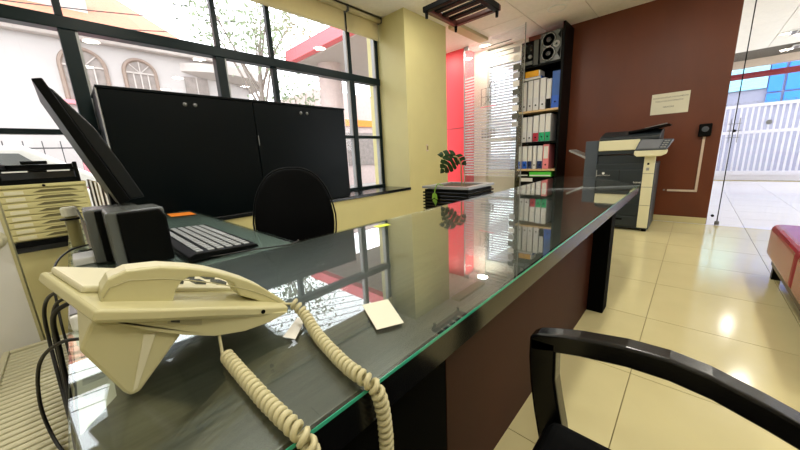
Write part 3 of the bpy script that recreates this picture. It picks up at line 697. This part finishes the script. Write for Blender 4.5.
# boxes lying on the upper binders and shelf
yb = thing('orange_box', (-2.08,5.6,2.22), 'orange yellow carton lying on top of the white binders', 'box')
box('carton', (-2.20, -1.985, 5.48, 5.70, 2.275, 2.37), 'yellowbox', yb, bevel=.003); box('end_flap', (-1.985, -1.965, 5.485, 5.695, 2.28, 2.365), 'white', yb)
fb = thing('flat_file', (-2.06,5.6,2.22), 'flat white and blue file under the orange carton', 'file')
box('file_pages', (-2.235, -1.95, 5.475, 5.74, 2.238, 2.268), 'white', fb); box('file_cover', (-1.95, -1.935, 5.475, 5.74, 2.236, 2.271), 'bblue2', fb); box('file_lid', (-2.235, -1.935, 5.475, 5.74, 2.268, 2.274), 'bblue2', fb)
gfo = thing('green_folder', (-1.87,5.6,.53), 'bright green folder lying on the bottom pile of the bookshelf', 'folder')
box('folder_cover', (-2.06, -1.70, 5.46, 5.76, .665, .748), 'gfolder', gfo, bevel=.003); box('folder_pages', (-2.05, -1.71, 5.455, 5.75, .675, .695), 'white', gfo)
bl = thing('black_box_file', (-1.98,5.6,.53), 'black box file under the green folder on the bookshelf', 'file')
box('file_case', (-2.26, -1.68, 5.46, 5.78, .531, .66), 'black', bl, bevel=.003); box('file_label', (-2.2, -2.0, 5.457, 5.461, .58, .64), 'white', bl)
bk2 = thing('black_folder', (-2.2,5.6,.69), 'black folder lying beside the green one on the bookshelf', 'folder')
box('folder_cover', (-2.26, -2.075, 5.465, 5.76, .665, .745), 'black', bk2, bevel=.003); box('folder_pages', (-2.25, -2.085, 5.46, 5.75, .68, .695), 'white', bk2)
# hi-fi speaker and tape deck on top
sp = thing('loudspeaker', (-1.79,5.6,2.4402), 'silver loudspeaker with two black cones on top of the bookshelf', 'speaker')
box('enclosure', (-1.965, -1.655, 5.46, 5.78, 2.4420, 2.8746), 'black', sp, bevel=.006)
fc = box('front_baffle', (-1.963, -1.657, 5.445, 5.462, 2.4447, 2.8719), 'speakgrey', sp, bevel=.004)
for cz in (2.5624, 2.7569):
    MB().lathe([(.105,0),(.108,.008),(.094,.010),(.088,.004),(.040,-.004),(.036,.012),(.010,.020)], (-1.84, 5.447, cz), (0,-1,0), 24).build('woofer', 'cone', fc, smooth=True)
    MB().lathe([(.097,.009),(.097,.0125),(.088,.0125),(.088,.009)], (-1.84, 5.446, cz), (0,-1,0), 24).build('woofer_ring', 'silver', fc)
    MB().lathe([(.038,.01),(.03,.02),(.008,.026)], (-1.84, 5.446, cz), (0,-1,0), 18).build('dust_cap', 'conecap', fc, smooth=True)
MB().lathe([(.046,0),(.046,.012),(.034,.012),(.02,.006)], (-1.725, 5.446, 2.6755), (0,-1,0), 20).build('tweeter', 'silver', fc)
MB().lathe([(.016,.008),(.004,.016)], (-1.725, 5.446, 2.6755), (0,-1,0), 14).build('tweeter_dome', 'cone', fc)
for z0, z1 in ((2.4628,2.6257),(2.7343,2.8610)): MB().prism([(-1.665,z0),(-1.665,z1),(-1.71,(z0+z1)/2)], 'y', 5.437, 5.446).build('port', 'black', fc)
sd = thing('stereo_deck', (-2.13,5.6,2.4402), 'black stereo deck standing beside the silver loudspeaker', 'stereo')
box('deck_body', (-2.27, -1.99, 5.46, 5.76, 2.4420, 2.8158), 'black', sd, bevel=.005)
box('deck_panel', (-2.065, -1.995, 5.452, 5.462, 2.4447, 2.8067), 'speakgrey', sd); box('cassette_door', (-2.25, -2.09, 5.452, 5.462, 2.6348, 2.7705), 'blackgloss', sd, bevel=.003); box('display', (-2.25, -2.08, 5.452, 5.462, 2.4628, 2.5171), 'carglass', sd)
MB().lathe([(.03,0),(.028,.02)], (-2.12,5.455,2.5805), (0,-1,0), 16).build('dial', 'silver', sd); MB().lathe([(.018,0),(.016,.016)], (-2.21,5.455,2.5805), (0,-1,0), 12).build('dial', 'silver', sd)

# ================================================================== COPIER
cp = thing('photocopier', (-.72, 5.3, 0), 'large black and cream office photocopier in front of the brown wall', 'copier')
box('base_body', (-.97, -.335, 4.985, 5.60, .03, .88), 'copdark', cp, bevel=.008)
for z0, z1 in ((.06,.19),(.20,.36),(.37,.56)):
    d_ = box('paper_drawer', (-.955, -.455, 4.972, 4.99, z0, z1), 'copdark', cp, bevel=.006)
    box('drawer_pull', (-.76, -.62, 4.966, 4.974, z1-.055, z1-.03), 'black', d_, bevel=.003)
fp = box('front_cover', (-.955, -.455, 4.970, 4.99, .57, .80), 'copdark', cp, bevel=.006)
box('cover_split', (-.70, -.696, 4.968, 4.972, .57, .80), 'black', fp)
MB().lathe([(.016,0),(.016,.0015)], (-.88, 4.9695, .755), (0,-1,0), 14).build('logo_disc', 'white', fp)
text('maker_text', 'KONICA MINOLTA', 'whiteplas', fp, (-.88, 4.9685, .722), .018, (PI/2,0,0))
text('model_text', 'bizhub', 'whiteplas', fp, (-.50, 4.9685, .63), .032, (PI/2,0,0))
box('exit_recess', (-.96, -.46, 5.01, 5.3, .82, .99), 'copdark', cp); box('cover_edge', (-.965, -.955, 4.968, 4.985, .57, .80), 'silver', cp)
st_ = box('side_strip', (-.455, -.345, 4.968, 5.0, .05, 1.02), 'copcream', cp, bevel=.006)
for z0 in (.345,.58,.75): box('strip_seam', (-.455, -.345, 4.966, 4.969, z0, z0+.004), 'ink', st_)
box('strip_button', (-.42, -.40, 4.963, 4.969, .86, .885), 'black', st_); box('strip_badge', (-.425, -.395, 4.964, 4.969, .79, .825), 'silver', st_)
box('left_unit', (-1.13, -.97, 5.02, 5.56, .12, 1.19), 'copgrey', cp, bevel=.012)
box('scanner_body', (-.97, -.335, 4.985, 5.58, 1.0, 1.17), 'copdark', cp, bevel=.006)
box('scanner_front', (-.96, -.52, 4.968, 4.99, 1.05, 1.18), 'copcream', cp, bevel=.008)
MB().prism([(4.985,1.17),(5.56,1.17),(5.56,1.31),(5.30,1.30),(5.02,1.235),(4.985,1.21)], 'x', -.96, -.33).build('document_feeder', 'copdark', cp, bevel=.01)
MB().prism([(-.66,1.25),(-.26,1.33),(-.255,1.345),(-.66,1.285)], 'y', 5.05, 5.42).build('feed_tray', 'black', cp, bevel=.006)
MB().obox((-.40, 5.20, 1.335), (.22, .10, .006), (0,-.2,0)).build('tray_guide', 'silver', cp)
cpn = MB().add([(-.55,4.88,1.055),(-.25,4.88,1.055),(-.20,5.00,1.165),(-.52,5.00,1.18),(-.55,4.89,1.035),(-.25,4.89,1.035),(-.20,5.02,1.14),(-.52,5.02,1.15)], [(0,1,2,3),(7,6,5,4),(0,1,5,4),(1,2,6,5),(2,3,7,6),(3,0,4,7)]).build('control_panel', 'copgrey', cp, bevel=.006)
MB().add([(-.53,4.882,1.066),(-.325,4.882,1.066),(-.295,4.988,1.165),(-.505,4.988,1.174),(-.53,4.886,1.056),(-.325,4.886,1.056),(-.295,4.995,1.158),(-.505,4.995,1.166)], [(0,1,2,3),(7,6,5,4),(0,1,5,4),(1,2,6,5),(2,3,7,6),(3,0,4,7)]).build('touch_screen', 'screen', cpn)
for k in range(4):
    for q in range(2): MB().obox((-.300+.028*q+.009*k, 4.893+.026*k, 1.071+.024*k), (.022,.018,.006), (.6,0,0)).build('panel_button', 'silver', cpn)
MB().prism([(-.56,1.04),(-.56,.99),(-.53,.965),(-.30,.965),(-.25,.99),(-.24,1.04)], 'y', 4.89, 5.02).build('panel_bracket', 'copcream', cp, bevel=.012)
MB().hull([(-1.34,5.02,1.09),(-1.34,5.4,1.09),(-1.12,5.02,.985),(-1.12,5.4,.985),(-1.34,5.02,1.065),(-1.34,5.4,1.065),(-1.12,5.02,.95),(-1.12,5.4,.95)]).build('output_tray', 'silver', cp, bevel=.005)
for x, y_ in ((-.93,5.03),(-.38,5.03),(-.93,5.55),(-.38,5.55)): MB().lathe([(.03,0),(.03,.035)], (x,y_,0), n=12).build('foot', 'black', cp)

# ================================================================== BROWN WALL FITTINGS
sg = thing('notice_sheet', (-.335, 5.865, 1.51), 'white printed notice sheet taped on the brown wall', 'notice')
box('sheet', (-.535, -.135, 5.864, 5.8695, 1.515, 1.79), 'papercard', sg)
for s_, z_, h_, x_ in (('FAVOR SOLICITAR Y DOCUMENTO', 1.725, .0235, -.335), ('TODOS SUS DOCUMENTOS', 1.68, .0235, -.345), ('GRACIAS', 1.60, .028, -.345)):
    text('notice_text', s_, 'ink', sg, (x_, 5.8635, z_), h_, (PI/2,0,0))
ob = thing('socket_box', (.06, 5.85, 1.17), 'black socket box on the brown wall beside the glass front', 'socket')
box('box_body', (0, .125, 5.80, 5.87, 1.175, 1.34), 'black', ob, bevel=.012); MB().lathe([(.035,0),(.035,.012),(.02,.014)], (.063,5.80,1.27), (0,-1,0), 16).build('socket_face', 'copgrey', ob)
MB().box(.052, .078, 5.852, 5.87, .46, 1.175).box(-.235, .078, 5.852, 5.87, .44, .466).build('conduit', 'beigeband', None, label='pale cable conduit bent down from the black socket box', cat='conduit')
MB().lathe([(.012,0),(.012,.012),(.006,.03)], (-.27, 5.87, .455), (0,-1,0), 10).build('wall_hook', 'silver', None, label='small metal plug end by the copier side on the brown wall', cat='plug')
pg = thing('light_switch', (-3.0, 3.9, 1.15), 'small brown light switch on the yellow column', 'switch')
box('switch_plate', (-3.0, -2.992, 3.80, 3.845, 1.17, 1.27), 'beigeband', pg, bevel=.003); box('rocker', (-2.993, -2.986, 3.81, 3.835, 1.19, 1.25), 'stem', pg)

# ================================================================== CEILING FITTINGS
rk = thing('ceiling_bracket', (-1.85, 3.0, 2.40), 'dark metal and wood slatted bracket hanging from the ceiling', 'bracket')
rz_ = -.35
def rb(nm, c, s, m): MB().obox(c, s, (0,0,0)).build(nm, m, rk, bevel=.006)
x0, x1, y0, y1, zz = -2.08, -1.60, 2.70, 3.22, 2.50
rb('long_bar', ((x0+x1)/2, y0, zz), (x1-x0+.06, .05, .05), 'black'); rb('long_bar', ((x0+x1)/2, y1, zz), (x1-x0+.06, .05, .05), 'rackwood')
rb('side_bar', (x0, (y0+y1)/2, zz), (.05, y1-y0, .05), 'rackwood'); rb('side_bar', (x1, (y0+y1)/2, zz), (.06, y1-y0, .06), 'black')
for k in range(3): rb('cross_slat', ((x0+x1)/2, y0+.13+k*.13, zz+.01), (x1-x0, .07, .025), 'black')
for x in (x0, x1):
    for y_ in (y0, y1): MB().lathe([(.014,-.06),(.018,0),(.018,.03)], (x, y_, zz-.02), n=10).build('foot_peg', 'black', rk)
for x in (x0, x1): MB().tube([(x,(y0+y1)/2,zz+.02),(x,(y0+y1)/2,3.01)], .012, 8).build('hanger_rod', 'greymetal', rk)
LAMPS = [(-2.12,1.95),(-2.2,3.36),(-1.62,5.05),(-2.1,.5),(-.4,.6),(-.4,2.0),(-.4,3.4),(1.2,.6),(1.2,2.0),(1.2,3.4),(1.2,4.8),(-2.1,-1.2),(.4,-1.2),(2.5,2.0),(1.0,7.2),(1.0,9.6),(-3.8,4.9),(-3.0,5.6)]  # the closing pair, alcove and partition, is added to brighten that corner
WHERE = ['over the desk return near the street window','above the planter near the column','in the ceiling close to the bookshelf','above the office chair end of the window','above the desk near the telephone','above the middle of the desk','above the far half of the desk','over the foreground armchair','over the open floor beside the desk','above the red sofa','near the glass front inside the room','in the rear left corner of the room','in the rear middle of the room','near the right wall','beyond the glass front, first','beyond the glass front, second','added in the red alcove to brighten the red wall','added behind the glass partition to brighten it']
for (x, y_), wh in zip(LAMPS, WHERE):
    t = thing('ceiling_downlight', (x, y_, 2.99), 'round recessed downlight '+wh, 'ceiling light', 'recessed downlights')
    MB().tube([(x+.112*math.cos(2*PI*q/28), y_+.112*math.sin(2*PI*q/28), 3.008) for q in range(29)], .012, 6).build('trim_ring', 'white', t, smooth=True)
    MB().lathe([(.105,0),(.105,.004)], (x,y_,3.004), n=28).build('diffuser', 'ceil' if 'bookshelf' in wh else 'lampdisc', t)
    if 'bookshelf' in wh: continue         # this one is switched off
    ld = bpy.data.lights.new('downlight_lamp', 'AREA'); ld.shape = 'DISK'; ld.size = .2; ld.energy = LAMP_W; ld.color = (1.0, .95, .84)
    lo = bpy.data.objects.new('downlight_lamp', ld); C.objects.link(lo); lo.parent = t; lo.location = (0,0,-.001)

# ================================================================== SOFA
sf = thing('red_sofa', (1.0, 2.9, 0), 'red vinyl waiting sofa on a dark wooden base at the right edge', 'sofa')
box('base_rail', (.555, 1.30, 2.0, 3.78, .10, .17), 'darkwood', sf, bevel=.004)
for y0, y1 in ((2.90, 3.80), (2.0, 2.89)): box('seat_cushion', (.515, 1.17, y0, y1, .17, .44), 'sofared', sf, bevel=.045, seg=4)
box('backrest', (1.13, 1.35, 2.0, 3.80, .17, .85), 'sofared', sf, bevel=.05, seg=3)
for x in (.585, 1.24):
    for y_ in (2.06, 3.72): box('leg', (x-.025, x+.025, y_-.025, y_+.025, 0, .10), 'black', sf)

# ================================================================== BEYOND THE GLASS FRONT
gt = thing('sliding_gate', (2.0, 13.1, 0), 'white steel sliding gate with upright bars beyond the glass front', 'gate')
for z0, z1 in ((.14,.26),(1.28,1.36),(1.98,2.06)): box('rail', (-.2, 4.8, 13.06, 13.14, z0, z1), 'gatewhite', gt)
bar = None
for k in range(46):
    x = -.15+k*.107
    if bar is None: bar = box('bar', (x-.02, x+.02, 13.07, 13.13, .2, 2.06), 'gatewhite', gt)
    else:
        b_ = bpy.data.objects.new('bar', bar.data); C.objects.link(b_); b_.parent = gt; b_.location = (k*.107, 0, 0)
sp_ = MB()
for k in range(60): sp_.obox((-.15+k*.082, 13.1, 2.10), (.07,.02,.012), (0,.9 if k%2 else -.9,0))
sp_.build('top_spikes', 'greymetal', gt, kind='stuff')
MB().lathe([(.06,0),(.06,.03)], (1.35,13.06,1.55), (0,-1,0), 14).build('gate_lock', 'greymetal', gt)
box('kick_plate', (-.2, 4.8, 13.08, 13.12, 0, .14), 'gatewhite', gt)
struct('trim_3', (-.6, 5.0, 11.95, 12.1, 2.86, 3.05), 'beigeband'); struct('trim_4', (-.6, 5.0, 11.96, 12.06, 2.60, 2.73), 'beamred')
struct('wall_porch_left', (-.75, -.6, 6.0, 15.4, 0, 3.1), 'paint_white')
fcz = thing('blue_building', (3.5, 19, 0), 'bright blue glazed building across the street beyond the gate', 'building')
box('wall', (-4.0, 12, 19.1, 22, -.16, 9), 'farwall', fcz)
for i, (x0, x1) in enumerate(((1.76,2.12),(2.2,3.0),(3.08,3.9),(3.98,4.8),(4.88,5.7))):
    for z0, z1 in ((2.40,2.82),(2.88,4.4),(4.5,6.0)): box('blue_panel', (x0, x1, 19.0, 19.12, z0, z1), 'bluepanel', fcz)
box('cyan_band', (-3.9, 1.72, 19.0, 19.12, 3.05, 5.2), 'cyanpanel', fcz)
for k, (x0, y0) in enumerate(((1.0, 9.4), (1.25, 10.9))):
    v = thing('ceiling_vent', (x0+.3, y0+.15, 2.98), ('dark slotted vent in the porch ceiling nearer the glass','dark slotted vent in the porch ceiling further out')[k], 'vent', 'porch ceiling vents')
    box('vent_frame', (x0, x0+.62, y0, y0+.34, 2.99, 3.01), 'white', v)
    for q in range(6): box('vent_slot', (x0+.03+q*.098, x0+.10+q*.098, y0+.03, y0+.31, 2.982, 2.992), 'greymetal', v)

# ================================================================== STREET OUTSIDE THE WINDOWS
struct('ground_street', (-40, -4.6, -30, 45, -.3, -.16), 'asphalt')
struct('ground_far', (-40, 40, 15.5, 60, -.3, -.16), 'asphalt')
hs_ = thing('white_house', (-13, .5, -.16), 'white two-storey house with arched windows and terracotta roof across the street', 'house')
MB().box(-18, -12, -12, 4.1, -.16, 4.9).build('wall', 'house', hs_)
MB().lathe([(1.5,0),(1.5,5.06)], (-13.5,4.0,-.16), n=40).build('round_corner', 'house', hs_, smooth=False)
box('cornice', (-12.0, -11.75, -12, 4.1, 4.42, 4.62), 'housetrim', hs_, bevel=.04); box('cornice', (-12.0, -11.60, -12, 4.1, 4.62, 4.75), 'housetrim', hs_, bevel=.03)
MB().lathe([(1.5,4.05),(1.85,4.2),(1.85,4.45),(1.6,4.5)], (-13.4,4.2,-.16), n=40).build('balcony_band', 'housetrim', hs_)
MB().prism([(-11.5,4.78),(-18,8.2),(-18,8.0),(-11.5,4.6)], 'y', -12, 2.2).build('roof', 'roof', hs_)
MB().hull([(-11.5,2.2,4.78),(-11.5,2.2,4.6),(-18,2.2,8.2),(-18,2.2,7.5),(-13.5,4.9,4.75),(-16,5.2,4.75)]).build('roof_hip', 'roof', hs_)
box('dormer', (-13.6, -12.6, -.2, 1.2, 5.0, 6.1), 'housetrim', hs_)
def arch(yc, w_, z0, z1):
    r = w_/2; pts = [(yc-r, z0), (yc+r, z0)] + [(yc+r*math.cos(a), z1-r+r*math.sin(a)) for a in [PI*k/14 for k in range(15)]]
    wnd = MB().prism(pts, 'x', -12.02, -11.985).build('arched_window', 'housewin', hs_)
    MB().tube([(-11.97, p[0], p[1]) for p in pts[1:]+pts[:1]], .05, 6).build('arch_moulding', 'housefr', wnd)
    fr = MB()
    for q in (-.5, 0, .5): fr.box(-11.985, -11.955, yc+q*r*.9-.015, yc+q*r*.9+.015, z0, z1-r)
    fr.box(-11.985, -11.955, yc-r, yc+r, z1-r-.02, z1-r+.02)
    for a in (PI/4, PI/2, 3*PI/4): fr.tube([(-11.97, yc, z1-r), (-11.97, yc+r*.95*math.cos(a), z1-r+r*.95*math.sin(a))], .016, 4)
    fr.build('glazing_bars', 'housetrim', wnd)
    box('sill', (-12.0, -11.85, yc-r-.1, yc+r+.1, z0-.1, z0), 'bpink', wnd)
arch(.80, .86, 2.95, 4.25); arch(1.97, .72, 3.0, 4.18); arch(-1.6, .98, 2.95, 4.25); arch(-3.2, .98, 2.95, 4.25)
wd = box('window', (-11.99, -11.96, 3.05, 3.7, 3.0, 3.9), 'housewin', hs_); box('window_bar', (-11.965, -11.94, 3.36, 3.39, 3.0, 3.9), 'housetrim', wd)
# tree, canopy, fence, car, cables
def tree(x, y_, h, n, spread, label, seed):
    random.seed(seed); t = thing('street_tree', (x, y_, -.16), label, 'tree', 'street trees'); tk = MB(); tips = []
    tk.tube([(x,y_,-.16),(x+.05,y_+.1,h*.4),(x,y_+.2,h*.62)], [.12,.09,.06], 8)
    for k in range(11):
        a = random.uniform(0, 2*PI); e = Vector((x+spread*math.cos(a)*random.uniform(.5,1), y_+spread*math.sin(a)*random.uniform(.5,1), h*random.uniform(.7,1.05)))
        s = Vector((x, y_+.15, h*random.uniform(.35,.62))); tk.tube([s, s.lerp(e,.5)+Vector((0,0,.15)), e], [.04,.025,.008], 5); tips += [e, s.lerp(e,.7)]
    tk.build('trunk', 'bark', t); lf = MB()
    for k in range(n):
        c = random.choice(tips)+Vector((random.gauss(0,.38),random.gauss(0,.38),random.gauss(0,.3))); u = Vector((random.gauss(0,1),random.gauss(0,1),random.gauss(0,1))).normalized(); v = u.orthogonal().normalized(); q = random.uniform(.03,.06)
        lf.add([c-u*q*1.6, c+v*q*.7, c+u*q*1.6, c-v*q*.7], [(0,1,2,3)])
    lf.build('foliage', 'treeleaf', t, kind='stuff')
tree(-9.8, 4.3, 6.0, 900, 1.5, 'thin street tree with sparse foliage in front of the red canopy', 3)
tree(-10.5, 6.0, 3.2, 1000, .8, 'low leafy tree below the red canopy', 5)
random.seed(11)
cn = thing('petrol_canopy', (-7, 6.5, -.16), 'red flat canopy on a pale round column across the street', 'canopy')
box('canopy_slab', (-9.0, -5.4, 4.95, 9.5, 3.93, 4.24), 'canopyred', cn); box('soffit', (-8.9, -5.5, 5.15, 9.4, 3.90, 3.93), 'housetrim', cn); MB().lathe([(.34,0),(.34,4.1)], (-8.3,5.95,-.16), n=24).build('column', 'pinkcol', cn, smooth=False)
fb_ = thing('far_shop', (-13, 11, -.16), 'pale shop building with orange stripe behind the canopy', 'building')
box('wall', (-16, -12.5, 8.0, 20, -.16, 4.2), 'pinkcol', fb_); box('sign_stripe', (-12.5, -12.4, 8.5, 19, 2.7, 3.0), 'orange', fb_); box('shop_window', (-12.5, -12.45, 9, 14, .8, 2.4), 'housewin', fb_)
ir = thing('iron_fence', (-9.5, .5, -.16), 'thin dark iron railing in front of the white house', 'fence')
for z_ in (.2, 1.6): box('rail', (-9.51, -9.49, -6, 5, z_, z_+.025), 'wire', ir)
br0 = None
for k in range(44):
    y_ = -6+k*.25
    if br0 is None: br0 = box('upright', (-9.508, -9.492, y_, y_+.016, -.16, 1.75), 'wire', ir)
    else: q = bpy.data.objects.new('upright', br0.data); C.objects.link(q); q.parent = ir; q.location = (0, k*.25, 0)
box('planter_wall', (-9.3, -9.1, .25, 1.2, -.16, 1.30), 'bpink', None, label='pink low wall in front of the iron railing', cat='wall')
car = thing('white_car', (-6.4, -1.1, -.16), 'white parked car beyond the left window', 'car')
MB().prism([(-4.0,.25),(-4.0,.78),(-3.7,.90),(-1.1,.95),(.0,.82),(.15,.6),(.15,.25)], 'x', -7.2, -5.6).shift(0,.80).build('car_body', 'carwhite', car, bevel=.06, seg=3)
MB().prism([(-3.5,.88),(-3.0,1.38),(-2.6,1.46),(-1.1,1.44),(-.35,.92)], 'x', -7.1, -5.7).shift(0,.80).build('car_cabin', 'carwhite', car, bevel=.05, seg=3)
for pts in ([(-3.25,.95),(-2.9,1.33),(-2.1,1.37),(-2.1,.95)], [(-2.0,.95),(-2.0,1.37),(-1.15,1.35),(-.75,.95)]): MB().prism(pts, 'x', -5.71, -5.685).shift(0,.80).build('car_window', 'carglass', car)
for y_ in (-3.2, -.6):
    for x in (-5.75, -7.05): MB().lathe([(.33,-.1),(.35,-.08),(.35,.08),(.33,.1)], (x, y_, .19), (1,0,0), 24).shift(0,.80).build('wheel', 'tyre', car)
for k in range(7):
    y0, z0, z1 = -6, 7.2-.42*k, 8.6-.30*k
    MB().tube([(-10.5+.1*k, y0+14*t, z0+(z1-z0)*t-.9*math.sin(PI*t)*.5-1.1) for t in [q/14 for q in range(15)]], .012, 4).build('overhead_wire', 'wire', None, label='thin overhead street cable, number %s from the top' % ('one','two','three','four','five','six','seven')[k], cat='cable', group='overhead street cables')
